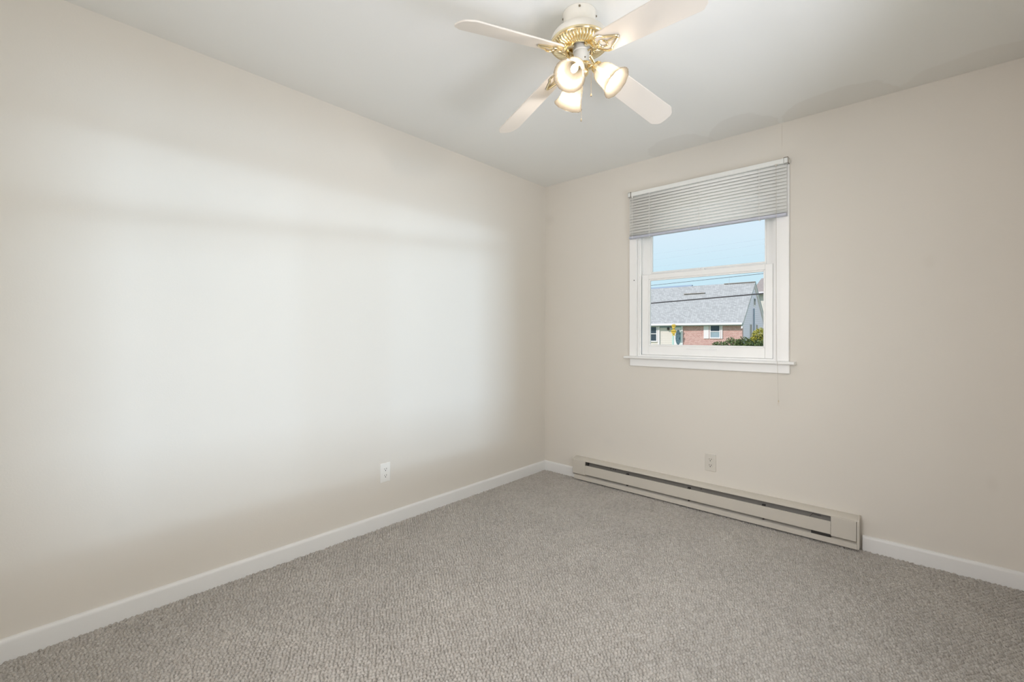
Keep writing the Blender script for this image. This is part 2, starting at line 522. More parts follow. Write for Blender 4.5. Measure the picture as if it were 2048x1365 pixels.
def sash(name, x0, x1, z0, z1, y0, y1, sl, sr, sb, st):
    f = MB()
    f.box((x0, y0, z0), (x0 + sl, y1, z1)); f.box((x1 - sr, y0, z0), (x1, y1, z1))
    f.box((x0 + sl, y0, z0), (x1 - sr, y1, z0 + sb)); f.box((x0 + sl, y0, z1 - st), (x1 - sr, y1, z1))
    # glazing bead, set back
    bx0, bx1, bz0, bz1 = x0 + sl, x1 - sr, z0 + sb, z1 - st
    ym = (y0 + y1) / 2
    o = struct(f.build(name, M['vinyl'], win, bevel=0.003))
    k = MB(); w_ = 0.010
    k.box((bx0, ym - 0.010, bz0), (bx0 + w_, ym + 0.006, bz1)); k.box((bx1 - w_, ym - 0.010, bz0), (bx1, ym + 0.006, bz1))
    k.box((bx0 + w_, ym - 0.010, bz0), (bx1 - w_, ym + 0.006, bz0 + w_)); k.box((bx0 + w_, ym - 0.010, bz1 - w_), (bx1 - w_, ym + 0.006, bz1))
    struct(k.build('glazing_bead', M['vinyl'], o, bevel=0.002))
    p = MB(); p.box((bx0, ym, bz0), (bx1, ym + 0.003, bz1)); struct(p.build('window_pane', M['glass'], o))
    return o


lower = sash('lower_sash', 0.892, 1.752, 1.017, 1.603, 0.018, 0.046, 0.052, 0.044, 0.066, 0.036)
upper = sash('upper_sash', 0.884, 1.757, 1.57, 2.12, 0.054, 0.082, 0.060, 0.050, 0.045, 0.045)
k = MB(); k.box((1.22, 0.012, 1.062), (1.42, 0.019, 1.070)); struct(k.build('lift_rail', M['vinyl'], lower, bevel=0.002))
k = MB(); k.box((1.28, 0.016, 1.603), (1.34, 0.044, 1.611)); k.box((1.300, 0.006, 1.606), (1.318, 0.03, 1.613)); struct(k.build('sash_lock', M['vinyl'], lower, bevel=0.002))
k = MB(); k.lathe([(0.0, 0), (0.0035, 0), (0.0035, 0.003), (0, 0.003)], 12, Matrix.Translation((0.848, CY - 0.003, 1.565)) @ Matrix.Rotation(R(-90), 4, 'X'))
struct(k.build('casing_screw', M['dark'], win))

# unseen window added on the right wall (beside the camera) for its light
win2 = struct(empty('window_2_added'))
k = MB()
k.box((XR - 0.018, ry0 - 0.06, rz0 - 0.06), (XR, ry0, rz1 + 0.06)); k.box((XR - 0.018, ry1, rz0 - 0.06), (XR, ry1 + 0.06, rz1 + 0.06))
k.box((XR - 0.018, ry0, rz1), (XR, ry1, rz1 + 0.06)); k.box((XR - 0.018, ry0, rz0 - 0.06), (XR, ry1, rz0))
struct(k.build('window_casing', M['trim'], win2, bevel=0.003))
k = MB()
ymid = (ry0 + ry1) / 2
for y0_, y1_ in ((ry0, ry0 + 0.04), (ry1 - 0.04, ry1), (ymid - 0.02, ymid + 0.02)):
    k.box((XR + 0.05, y0_, rz0), (XR + 0.09, y1_, rz1))
k.box((XR + 0.05, ry0, rz0), (XR + 0.09, ry1, rz0 + 0.04)); k.box((XR + 0.05, ry0, rz1 - 0.04), (XR + 0.09, ry1, rz1))
struct(k.build('window_frame', M['vinyl'], win2, bevel=0.003))
k = MB(); k.prism([(0, 0), (0.03, 0), (0.03, 0.06), (0, 0.06)], (XR + 0.03, ry0, 1.60), (XR + 0.03, ry1, 1.74), (1, 0, 0), (0, 0, 1))
k.box((XR + 0.012, ry0, 1.865), (XR + 0.045, ry1, 1.90)); struct(k.build('streak_rail', M['blindrail'], win2))  # tilted rail added to cast the streak on the left wall
k = MB(); k.box((XR + 0.068, ry0 + .04, rz0 + .04), (XR + 0.071, ry1 - .04, rz1 - .04)); struct(k.build('window_pane', M['glass'], win2))

# ------------------------------------------------------------------ mini blind over the window
bl = empty('window_blind', (0, 0, 0))
tag(bl, 'white horizontal mini blind, half raised and hanging over the window top', 'blind')
bx0, bx1 = 0.818, 1.842
hz0, hz1 = 2.180, 2.208
yb0, yb1 = -0.052, -0.0185
k = MB(); k.box((bx0 + 0.02, yb0, hz0), (bx1 - 0.02, yb1, hz1)); k.build('head_rail', M['blindrail'], bl, bevel=0.002)
for x0_, x1_ in ((bx0 - 0.004, bx0 + 0.020), (bx1 - 0.020, bx1 + 0.004)):
    k = MB()
    k.box((x0_, yb0 - 0.002, hz0 - 0.003), (x1_, yb1, hz0 - 0.001)); k.box((x0_, yb0 - 0.002, hz1 + 0.001), (x1_, yb1, hz1 + 0.003))
    k.box((x0_, yb0 - 0.002, hz0 - 0.003), (x0_ + 0.002, yb1, hz1 + 0.003)) if x0_ < 1 else k.box((x1_ - 0.002, yb0 - 0.002, hz0 - 0.003), (x1_, yb1, hz1 + 0.003))
    o = k.build('mounting_bracket', M['clearplastic'], bl); tag(o, 'grey metal end bracket')
    k = MB()
    if x0_ < 1: k.box((x1_ - 0.0022, yb0 - 0.004, hz0 - 0.003), (x1_, yb0 - 0.001, hz1 + 0.004))
    else: k.box((x1_ - 0.0022, yb0 - 0.004, hz0 - 0.003), (x1_, yb0 - 0.001, hz1 + 0.004)); k.box((x0_, yb0 - 0.004, hz1 + 0.002), (x1_, yb0 - 0.001, hz1 + 0.004))
    k.build('bracket_edge', M['screw'], o)
    k = MB()
    k.box((x0_ + .002, yb0 - 0.0005, hz0), (x1_ - .0025, yb1, hz1)); k.build('bracket_cover', M['blindrail'], o)
# slats
k = MB()
nsl = 14
tl_ = R(65)
yc = -0.036
for i in range(nsl):
    z = 2.168 - i * 0.0205
    segs = 5
    pts = []
    for j in range(segs + 1):
        s = (j / segs - 0.5) * 0.025
        crown = 0.0034 * (1 - (2 * j / segs - 1) ** 2)
        dy = s * math.cos(tl_) + crown * math.sin(tl_) * -1
        dzv = s * math.sin(tl_) + crown * math.cos(tl_)
        pts.append((yc + dy, z + dzv))
    vs = [(bx0 + 0.004, p[0], p[1]) for p in pts] + [(bx1 - 0.006, p[0], p[1]) for p in pts]
    n1 = segs + 1
    k.add(vs, [(j, j + 1, n1 + j + 1, n1 + j) for j in range(segs)])
o = k.build('slats', M['blind'], bl, smooth=True, recalc=False)
sm = o.modifiers.new('thickness', 'SOLIDIFY'); sm.thickness = 0.0004
# gathered stack of slats
k = MB()
for i in range(5):
    z = 1.9000 - i * 0.0026
    k.add([(bx0 + 0.004, yc - 0.0125, z), (bx1 - 0.006, yc - 0.0125, z), (bx1 - 0.006, yc, z + 0.0019), (bx0 + 0.004, yc, z + 0.0019),
           (bx1 - 0.006, yc + 0.0125, z), (bx0 + 0.004, yc + 0.0125, z)], [(0, 1, 2, 3), (3, 2, 4, 5)])
o = k.build('slat_stack', M['blind'], bl, smooth=True, recalc=False)
sm = o.modifiers.new('thickness', 'SOLIDIFY'); sm.thickness = 0.0006
k = MB(); k.prism([(-0.0135, 0.010), (-0.0135, -0.002), (-0.010, -0.007), (0.010, -0.007), (0.0135, -0.002), (0.0135, 0.010)], (bx0 + 0.003, yc, 1.8755), (bx1 - 0.006, yc, 1.8755), (0, 1, 0), (0, 0, 1))
k.build('bottom_rail', M['rail_skytint'], bl, bevel=0.001)
for x_ in (0.98, 1.328, 1.691):
    k = MB()
    k.tube([(x_, yc - 0.0145, hz0), (x_, yc - 0.0145, 1.868)], 0.0008, 6)
    k.tube([(x_, yc + 0.0145, hz0), (x_, yc + 0.0145, 1.868)], 0.0008, 6)
    k.tube([(x_ + 0.003, yc, hz0), (x_ + 0.003, yc, 1.868)], 0.0007, 6)
    for i in range(nsl):
        k.box((x_ - 0.0025, yc - 0.0155, 2.168 - i * 0.0205 - 0.0035), (x_ + 0.0025, yc - 0.0135, 2.168 - i * 0.0205 + 0.0035)) if x_ != 1.328 else None
    k.box((x_ - 0.004, yc - 0.007, 1.863), (x_ + 0.004, yc + 0.003, 1.8675))
    k.build('ladder_cord', M['cord'], bl)
# tilt cord on the left, hanging in front of the slats
k = MB(); k.tube([(0.851, yb0 - 0.004, hz0 + 0.001), (0.851, yb0 - 0.005, 1.868)], 0.0010, 6); k.box((0.846, yb0 - 0.007, hz0 - 0.012), (0.856, yb0 - 0.001, hz0 + 0.001)); k.build('tilt_cord', M['cord'], bl)
# lift cord on the right, hanging over the sill to below the apron
k = MB()
k.tube([(1.783, yb0 - 0.003, hz0 + 0.001), (1.785, yb0 - 0.004, 1.9), (1.790, -0.066, 1.03), (1.794, -0.064, 0.99), (1.796, -0.05, 0.775)], 0.0010, 6)
k.box((1.777, yb0 - 0.005, hz0 - 0.008), (1.790, yb0, hz0 + 0.001))
o = k.build('lift_cord', M['lift_cord'], bl)
k = MB(); k.lathe([(0, 0.012), (0.0022, 0.010), (0.0035, 0.0), (0, 0.0)], 10, Matrix.Translation((1.797, -0.05, 0.765)))
k.tube([(1.795, -0.05, 0.765), (1.791, -0.05, 0.742)], 0.0006, 5); k.tube([(1.798, -0.05, 0.765), (1.800, -0.05, 0.740)], 0.0006, 5)
k.build('cord_tassel', M['chain'], o)

# ------------------------------------------------------------------ electric baseboard heater
ht = empty('baseboard_heater', (1.258, 0, 0)); ht.location = (0, 0, 0)
tag(ht, 'long almond metal electric baseboard heater on the carpet under the window', 'heater')
h0, h1 = 0.335, 2.176
FY = -0.062
# back plate and top cover
k = MB(); k.box((h0, -0.006, 0.008), (h1, 0.0, 0.176)); k.build('back_plate', M['heater'], ht)
k = MB(); k.prism([(0, 0.177), (-0.020, 0.177), (FY + 0.006, 0.166), (FY, 0.162), (FY, 0.157), (FY + 0.0015, 0.157), (FY + 0.0015, 0.161), (-0.020, 0.1745), (0, 0.1745)],
                  (h0, 0, 0), (h1, 0, 0), (0, 1, 0), (0, 0, 1)); k.build('top_cover', M['heater'], ht, smooth=True)
# front panel between end caps, slots above and below
c0, c1x = 0.452, 2.055
k = MB(); k.prism([(FY + 0.003, 0.128), (FY - 0.001, 0.126), (FY - 0.001, 0.058), (FY + 0.004, 0.054), (FY + 0.006, 0.056), (FY + 0.002, 0.060), (FY + 0.002, 0.125)],
                  (c0, 0, 0), (c1x, 0, 0), (0, 1, 0), (0, 0, 1)); k.build('front_panel', M['heater'], ht, smooth=True)
# inner deflector (grey) behind upper slot, and heating element fins
k = MB(); k.prism([(-0.052, 0.118), (-0.030, 0.164), (-0.028, 0.163), (-0.050, 0.117)], (c0 - 0.02, 0, 0), (c1x + 0.02, 0, 0), (0, 1, 0), (0, 0, 1))
k.prism([(-0.006, 0.13), (-0.05, 0.100), (-0.05, 0.098), (-0.006, 0.126)], (c0, 0, 0), (c1x, 0, 0), (0, 1, 0), (0, 0, 1))
k.build('inner_deflector', M['heater_in'], ht)
k = MB()
x_ = 0.52
while x_ < 1.98:
    k.box((x_, -0.052, 0.055), (x_ + 0.0006, -0.012, 0.096)); x_ += 0.007
k.tube([(0.46, -0.032, 0.075), (2.05, -0.032, 0.075)], 0.006, 10)
k.build('heating_fins', M['heater_in'], ht)
k = MB(); k.prism([(-0.006, 0.052), (FY + 0.010, 0.038), (FY + 0.004, 0.036), (FY + 0.001, 0.034), (FY + 0.001, 0.008), (FY + 0.003, 0.008), (FY + 0.003, 0.033), (-0.006, 0.048)],
                  (h0 + 0.012, 0, 0), (h1, 0, 0), (0, 1, 0), (0, 0, 1)); k.build('bottom_lip', M['heater'], ht, smooth=True)
# end boxes with covers
for (a0, a1, side) in ((h0, c0 - 0.001, 0), (c1x + 0.001, h1, 1)):
    k = MB(); k.box((a0 + (0.002 if side == 0 else 0.0), FY - 0.0012, 0.050), (a1 - (0.006 if side else 0), -0.008, 0.157))
    o = k.build('end_box', M['heater'], ht, bevel=0.0015)
k = MB(); k.prism([(0, 0.180), (-0.022, 0.180), (FY, 0.166), (FY - 0.004, 0.160), (FY - 0.004, 0.012), (FY + 0.004, 0.008), (0, 0.008)],
                  (h1 - 0.004, 0, 0), (h1 + 0.007, 0, 0), (0, 1, 0), (0, 0, 1)); k.build('end_cap', M['heater'], ht, bevel=0.003)
k = MB(); k.prism([(0, 0.178), (-0.020, 0.178), (FY, 0.163), (FY, 0.050), (FY + 0.012, 0.036), (0, 0.036)],
                  (h0 - 0.002, 0, 0), (h0 + 0.002, 0, 0), (0, 1, 0), (0, 0, 1)); k.build('end_cap', M['heater'], ht, bevel=0.001)
# dark clips and slots seen inside the upper and lower openings
for x_ in (0.817, 1.271, 1.722):
    k = MB(); k.box((x_ - 0.012, -0.058, 0.122), (x_ + 0.006, -0.040, 0.136)); k.build('panel_clip', M['dark'], ht, bevel=0.001)
    k = MB(); k.box((x_ - 0.010, -0.056, 0.044), (x_ - 0.002, -0.035, 0.060)); k.build('panel_clip', M['dark'], ht, bevel=0.001)
for x_ in (0.670, 0.692, 0.708, 1.344):
    k = MB(); k.lathe([(0, 0), (0.004, 0), (0.004, 0.002), (0, 0.002)], 12, Matrix.Translation((x_, -0.0420, 0.141)) @ Matrix.Rotation(R(65), 4, 'X'))
    k.build('punched_hole', M['dark'], ht)
k = MB(); k.box((0.455, -0.058, 0.126), (0.476, -0.040, 0.158)); k.build('limit_switch', M['dark'], ht, bevel=0.002)
k = MB(); k.tube([(1.955, -0.055, 0.128), (1.975, -0.052, 0.155), (2.005, -0.052, 0.153), (2.008, -0.052, 0.143), (1.975, -0.052, 0.146)], 0.0012, 6); k.build('capillary_wire', M['dark'], ht)
k = MB(); k.box((1.962, -0.057, 0.037), (2.056, -0.032, 0.057)); k.build('junction_block', M['dark'], ht, bevel=0.002)

# ------------------------------------------------------------------ wall outlets
def outlet(name, M4, m, label):
    o = empty(name); o.matrix_world = M4
    tag(o, label, 'outlet')
    k = MB(); k.box((-0.035, 0, -0.0575), (0.035, 0.005, 0.0575)); k.build('cover_plate', m, o, bevel=0.003, seg=3)
    for s in (1, -1):
        zc = 0.0195 * s
        pf = []
        for i in range(24):
            a = 2 * PI * i / 24
            pf.append((0.0172 * math.cos(a), max(-0.0125, min(0.0125, 0.0172 * math.sin(a)))))
        k = MB(); k.prism(pf, (0, 0.0045, zc), (0, 0.0066, zc), (1, 0, 0), (0, 0, 1)); rc = k.build('receptacle', m, o, bevel=0.0005)
        k = MB()
        k.box((-0.0075, 0.0062, zc - 0.0015), (-0.0050, 0.0069, zc + 0.0075)); k.box((0.0050, 0.0062, zc - 0.0005), (0.0075, 0.0069, zc + 0.0065))
        k.lathe([(0, 0), (0.0030, 0), (0.0030, 0.0005), (0, 0.0005)], 12, Matrix.Translation((0, 0.0069, zc - 0.0075)) @ Matrix.Rotation(R(90), 4, 'X'))
        k.build('socket_slots', M['slot'], rc)
    k = MB(); k.lathe([(0, 0), (0.0028, 0), (0.0022, 0.0012), (0, 0.0012)], 12, Matrix.Translation((0, 0.0048, 0)) @ Matrix.Rotation(R(-90), 4, 'X'))
    k.build('cover_screw', m, o)
    return o


outlet('wall_outlet', Matrix.Translation((0, -1.580, 0.322)) @ Matrix.Rotation(R(-90), 4, 'Z'), M['outlet'],
       'white duplex power outlet on the bright left wall above its baseboard')
outlet('wall_outlet', Matrix.Translation((1.390, 0, 0.318)) @ Matrix.Rotation(R(180), 4, 'Z'), M['outlet_w'],
       'almond duplex power outlet on the window wall, just above the baseboard heater')

# ------------------------------------------------------------------ ceiling fan with light kit
fan = empty('ceiling_fan', (1.42, -1.60, H))
tag(fan, 'white and brass four-blade ceiling fan with three lit bell shades', 'ceiling fan')
k = MB(); k.lathe([(0.0, -0.0005), (0.066, -0.0005), (0.0665, -0.006), (0.064, -0.010), (0.062, -0.060), (0.064, -0.066), (0, -0.066)], 64); k.build('canopy', M['fanwhite'], fan, smooth=True)
for a in (-56, -140, 28):
    t_ = R(a)
    k = MB(); k.lathe([(0, 0), (0.004, 0), (0.0035, 0.004), (0, 0.004)], 12,
                      Matrix.Translation((0.0645 * math.cos(t_), 0.0645 * math.sin(t_), -0.012 if a == -56 else -0.018)) @ Matrix.Rotation(t_, 4, 'Z') @ Matrix.Rotation(R(90), 4, 'Y'))
    k.build('canopy_screw', M['screw'], fan)
k = MB(); k.lathe([(0.05, -0.060), (0.072, -0.064), (0.090, -0.072), (0.104, -0.084), (0.112, -0.098), (0.115, -0.112), (0.115, -0.119)], 72); k.build('motor_housing', M['fanwhite'], fan, smooth=True)
k = MB(); k.lathe([(0.1155, -0.116), (0.1165, -0.118), (0.1165, -0.123), (0.114, -0.126), (0.108, -0.126)], 72); k.build('brass_band', M['brass'], fan, smooth=True)
# fluted brass plate
nf = 44; sub = 8
k = MB()
vs = []; fs = []
rad = [0.109, 0.100, 0.088, 0.074, 0.062, 0.057]
zz = [-0.125, -0.129, -0.1335, -0.137, -0.139, -0.138]
am = [0.0006, 0.0030, 0.0034, 0.0030, 0.0020, 0.0]
NN = nf * sub
for r_, z_, a_ in zip(rad, zz, am):
    for i in range(NN):
        th = 2 * PI * i / NN
        vs.append((r_ * math.cos(th), r_ * math.sin(th), z_ - a_ * abs(math.sin(nf * th / 2)) * 1.3))
for j in range(len(rad) - 1):
    for i in range(NN):
        i2 = (i + 1) % NN
        fs.append((j * NN + i, j * NN + i2, (j + 1) * NN + i2, (j + 1) * NN + i))
k.add(vs, fs)
k.build('fluted_plate', M['brass'], fan, smooth=True)
k = MB(); k.lathe([(0.058, -0.137), (0.058, -0.141), (0.052, -0.142), (0.050, -0.132), (0.046, -0.128), (0, -0.128)], 64); k.build('flywheel', M['brass'], fan, smooth=True)
k = MB(); k.lathe([(0, -0.126), (0.034, -0.128), (0.034, -0.150), (0.031, -0.153), (0.031, -0.196), (0.028, -0.200), (0, -0.200)], 48)
sw = k.build('switch_housing', M['fanwhite'], fan, smooth=True)
sw.location = (0.006, 0.005, 0)
k = MB(); k.lathe([(0, 0), (0.003, 0), (0.0025, 0.003), (0, 0.003)], 10, Matrix.Translation((0.031 * math.cos(R(-30)), 0.031 * math.sin(R(-30)), -0.188)) @ Matrix.Rotation(R(-30), 4, 'Z') @ Matrix.Rotation(R(90), 4, 'Y'))
k.build('housing_screw', M['screw'], sw)

# blades and irons
PITCH, DROOP = -0.300, 0.19
W0, W1, RT = 0.051, 0.0585, 0.556
ZR = 2.2415 - H
ths = [-0.2363 - 0.045, -0.2363 + PI / 2 + 0.02, -0.2363 + PI - 0.025, -0.2363 + 1.5 * PI + 0.05]


def blade_pt(th, r_, s, dz_=0.0):
    er = Vector((math.cos(th), math.sin(th), 0)); et = Vector((-math.sin(th), math.cos(th), 0))
    wd = math.cos(PITCH) * et + math.sin(PITCH) * Vector((0, 0, 1))
    nn = er.cross(wd).normalized()
    return Vector((0, 0, ZR)) + er * r_ + wd * s - Vector((0, 0, DROOP * (r_ - 0.2))) + nn * dz_


def fan_blade(th):
    root = [(0.115, -0.030), (0.122, -0.042), (0.140, -W0 + 0.002)]
    rt = RT
    th_ = [(rt - 0.040, W1), (rt - 0.032, W1 - 0.002), (rt - 0.020, W1 - 0.010), (rt - 0.010, W1 - 0.016), (rt - 0.004, W1 - 0.024), (rt, W1 - 0.032)]
    tip = [(r_, -s) for r_, s in th_] + [(rt + 0.002, 0)] + th_[::-1]
    out = root + [(0.25, -W0 - 0.0015)] + tip + [(0.25, W0 + 0.0015)] + [(r_, -s) for r_, s in reversed(root)]
    k = MB()
    n_ = len(out)
    vs = [blade_pt(th, r_, s, 0.0) for r_, s in out] + [blade_pt(th, r_, s, 0.006) for r_, s in out]
    fs = [tuple(range(n_)), tuple(range(2 * n_ - 1, n_ - 1, -1))] + [(i, (i + 1) % n_, n_ + (i + 1) % n_, n_ + i) for i in range(n_)]
    k.add(vs, fs)
    return k.build('fan_blade', M['blade'], fan, bevel=0.0015)


def fan_iron(th):
    k = MB()
    dn = -0.003
    # open leaf-shaped loop pressed against the blade's underside
    loop = [(0.100, 0.000), (0.108, 0.022), (0.126, 0.037), (0.146, 0.038), (0.160, 0.026), (0.180, 0.018), (0.206, 0.006), (0.212, 0.0)]
    pts = loop + [(r_, -s) for r_, s in reversed(loop[1:-1])]
    # smooth
    P = [blade_pt(th, r_, s, dn) for r_, s in pts]
    Q = []
    m_ = len(P)
    for i in range(m_):
        p0, p1, p2, p3 = P[i - 1], P[i], P[(i + 1) % m_], P[(i + 2) % m_]
        for t_ in (0, 0.33, 0.66):
            Q.append(0.5 * ((2 * p1) + (-p0 + p2) * t_ + (2 * p0 - 5 * p1 + 4 * p2 - p3) * t_ ** 2 + (-p0 + 3 * p1 - 3 * p2 + p3) * t_ ** 3))
    k.tube(Q, 0.0042, 8, closed=True)
    inner = [blade_pt(th, 0.135 + 0.018 * math.cos(a), 0.016 * math.sin(a), dn) for a in [2 * PI * i / 20 for i in range(20)]]
    k.tube(inner, 0.0030, 8, closed=True)
    k.tube([blade_pt(th, 0.150, 0, dn), blade_pt(th, 0.205, 0, dn)], 0.0030, 8)
    # arm from the motor to the loop
    er = Vector((math.cos(th), math.sin(th), 0))
    pA = er * 0.052 + Vector((0, 0, -0.146)); pB = er * 0.070 + Vector((0, 0, -0.158))
    pC = blade_pt(th, 0.088, 0, dn); pD = blade_pt(th, 0.105, 0, dn)
    k.tube([er * 0.040 + Vector((0, 0, -0.143)), pA, pB, pC, pD, blade_pt(th, 0.118, 0, dn)], [0.010, 0.0105, 0.008, 0.0075, 0.009, 0.006], 10, flat=0.55)
    et = Vector((-math.sin(th), math.cos(th), 0))
    k.tube([pA + et * 0.016, pA - et * 0.016], 0.0055, 8)
    return k.build('blade_iron', M['brass'], fan, smooth=True)


for th in ths:
    fan_blade(th)
    fan_iron(th)

# light kit
KX, KY = 0.011, 0.010
k = MB(); k.lathe([(0.0, -0.198), (0.030, -0.200), (0.034, -0.206), (0.034, -0.214), (0.026, -0.222), (0.020, -0.226), (0.022, -0.236), (0.014, -0.246), (0.006, -0.252), (0, -0.254)], 48, Matrix.Translation((KX, KY, 0)))
k.build('light_fitter', M['brass'], fan, smooth=True)
for ang, TILT in ((-80, 42), (16, 44), (150, 49)):
    a = R(ang)
    d = Vector((math.cos(a), math.sin(a), 0))
    base = Vector((KX, KY, -0.218)) + d * 0.022
    ax = (d * math.sin(R(TILT)) - Vector((0, 0, 1)) * math.cos(R(TILT))).normalized()
    neck = Vector((KX, KY, -0.221)) + d * 0.052
    k = MB()
    k.tube([base, base + d * 0.014 + Vector((0, 0, 0.004)), neck - ax * 0.012, neck + ax * 0.004], [0.008, 0.008, 0.009, 0.010], 12)
    rot = ax.to_track_quat('Z', 'Y').to_matrix().to_4x4()
    Mx = Matrix.Translation(neck) @ rot
    k.lathe([(0.006, -0.010), (0.014, -0.008), (0.021, -0.002), (0.0235, 0.006), (0.0235, 0.016), (0.0215, 0.016), (0.0215, 0.004), (0.0, 0.002)], 32, Mx)
    arm = k.build('light_arm', M['brass'], fan, smooth=True)
    # fluted bell shade
    profo = [(0.0195, 0.006), (0.0205, 0.016), (0.029, 0.022), (0.036, 0.032), (0.0405, 0.046), (0.0425, 0.062), (0.044, 0.078), (0.0475, 0.094), (0.054, 0.108), (0.0615, 0.117)]
    nn = 96
    vs = []; fs = []
    full = [(r_, z_, 0) for r_, z_ in profo] + [(r_ - 0.0028, z_ - (0.0 if i else -0.0), 1) for i, (r_, z_) in enumerate(reversed(profo))]
    for (r_, z_, inn) in full:
        f_ = max(0.0, (z_ - 0.03) / 0.076)
        for q in range(nn):
            t_ = 2 * PI * q / nn
            rr_ = r_ + 0.0005 * f_ * math.cos(24 * t_)
            zz_ = z_ + 0.0006 * max(0, (z_ - 0.106) / 0.011) * math.cos(12 * t_)
            vs.append(Mx @ Vector((rr_ * math.cos(t_), rr_ * math.sin(t_), zz_)))
    for j in range(len(full) - 1):
        for q in range(nn):
            q2 = (q + 1) % nn
            fs.append((j * nn + q, j * nn + q2, (j + 1) * nn + q2, (j + 1) * nn + q))
    k = MB(); k.add(vs, fs); k.build('lamp_shade', M['shade'], fan, smooth=True)
    # candelabra bulb
    k = MB(); k.lathe([(0.007, 0.004), (0.008, 0.020), (0.011, 0.032), (0.0135, 0.044), (0.0125, 0.056), (0.008, 0.066), (0.003, 0.073), (0, 0.074)], 24, Mx)
    bo = k.build('light_bulb', M['bulb'], fan, smooth=True)
    bo.visible_shadow = True
    pl = neck + ax * 0.085
    lamp('bulb_light', 'POINT', pl, (0, 0, 0), 4.4, (1.0, 0.90, 0.80), fan, shadow_soft_size=0.012)


def chain(x, y, z0, z1, fobmat, fob=True):
    k = MB()
    n_ = int((z0 - z1) / 0.0045)
    for i in range(n_):
        z = z0 - i * 0.0045
        k.lathe([(0.0003, 0.0016), (0.0013, 0.0008), (0.0013, -0.0008), (0.0003, -0.0016)], 6, Matrix.Translation((x, y, z)))
    k.tube([(x, y, z0), (x, y, z1)], 0.0005, 5)
    o = k.build('pull_chain', M['chain'], fan)
    if fob:
        k = MB(); k.lathe([(0, 0.004), (0.002, 0.003), (0.0035, -0.002), (0.0032, -0.008), (0, -0.010)], 12, Matrix.Translation((x, y, z1)))
        k.build('chain_pull', fobmat, o, smooth=True)
    return o


chain(0.006 + 0.046 * math.cos(R(-2)), 0.005 + 0.046 * math.sin(R(-2)), -0.158, -0.335, M['screw'])
k = MB(); k.tube([(0.034, 0.004, -0.158), (0.044, 0.003, -0.156), (0.052, 0.0034, -0.160)], 0.0035, 8); k.build('chain_guide', M['brass'], fan)
chain(0.006, 0.004, -0.250, -0.418, M['chain'])

# ------------------------------------------------------------------ outdoors (seen through the window)
GZ = -0.62
def brickmat(name, c1, c2, mort, scale, bw=0.5, rh=0.25, ms_=0.02):
    m = bpy.data.materials.new(name); m.use_nodes = True
    n = m.node_tree.nodes; l = m.node_tree.links
    b = n['Principled BSDF']; b.inputs['Roughness'].default_value = 0.85
    t = n.new('ShaderNodeTexCoord'); s = n.new('ShaderNodeSeparateXYZ'); c = n.new('ShaderNodeCombineXYZ')
    br = n.new('ShaderNodeTexBrick')
    l.new(t.outputs['Object'], s.inputs[0])
    ad = n.new('ShaderNodeMath'); ad.operation = 'ADD'; l.new(s.outputs['X'], ad.inputs[0]); l.new(s.outputs['Y'], ad.inputs[1])
    l.new(ad.outputs[0], c.inputs['X']); l.new(s.outputs['Z'], c.inputs['Y'])
    l.new(c.outputs[0], br.inputs['Vector'])
    br.inputs['Color1'].default_value = (*c1, 1); br.inputs['Color2'].default_value = (*c2, 1); br.inputs['Mortar'].default_value = (*mort, 1)
    br.inputs['Scale'].default_value = scale; br.inputs['Mortar Size'].default_value = ms_
    br.inputs['Brick Width'].default_value = bw; br.inputs['Row Height'].default_value = rh
    l.new(br.outputs['Color'], b.inputs['Base Color'])
    return m


def sidingmat(name, c):
    return brickmat(name, c, c, tuple(q * 0.80 for q in c), 1.0, 40.0, 0.16, 0.012)


M['brick'] = brickmat('red_brick', (0.50, 0.22, 0.19), (0.64, 0.36, 0.32), (0.70, 0.58, 0.54), 3.4, ms_=0.03)
M['siding'] = sidingmat('cream_siding', (0.78, 0.71, 0.65))
M['siding_shade'] = sidingmat('shade_tinted_siding', (0.98, 0.86, 0.93))  # lavender of the gable's shade side is put into the siding colour
M['shingle'] = brickmat('grey_shingles', (0.38, 0.375, 0.355), (0.51, 0.505, 0.48), (0.30, 0.30, 0.29), 2.0, 0.35, 0.20, 0.018)
M['shingle_brown'] = mat('brown_shingles', (0.36, 0.30, 0.26), 0.9, noise=(3, 0.25))
M['extwhite'] = mat('white_exterior_trim', (0.86, 0.81, 0.82), 0.5, noise=(5, 0.02))
M['extglass'] = mat('dark_house_window', (0.05, 0.07, 0.09), 0.08, noise=(3, 0.3))
M['extglass_l'] = mat('pale_house_window', (0.33, 0.42, 0.48), 0.15, noise=(3, 0.2))
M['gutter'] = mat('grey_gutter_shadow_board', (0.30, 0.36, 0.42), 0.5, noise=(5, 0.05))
M['teal'] = mat('pale_green_door', (0.50, 0.70, 0.66), 0.4, noise=(5, 0.03))
M['yellow'] = mat('golden_yellow_fabric', (0.66, 0.47, 0.08), 0.8, noise=(14, 0.4))
M['beige'] = sidingmat('beige_siding', (0.78, 0.74, 0.66))
M['grass'] = mat('lawn', (0.30, 0.34, 0.16), 0.95, noise=(3, 0.3))
M['asphalt'] = mat('asphalt', (0.42, 0.41, 0.40), 0.9, noise=(10, 0.1))
M['wire'] = mat('black_wire', (0.05, 0.045, 0.045), 0.6, noise=(5, 0.2))
M['wire_grey'] = mat('grey_wire', (0.58, 0.64, 0.70), 0.6, noise=(5, 0.1))

k = MB(); k.box((-60, 0.4, GZ - 0.2), (40, 90, GZ)); struct(k.build('ground', M['grass']))
k = MB(); k.box((-60, 9.0, GZ), (40, 18.0, GZ + 0.02)); struct(k.build('street', M['asphalt']))

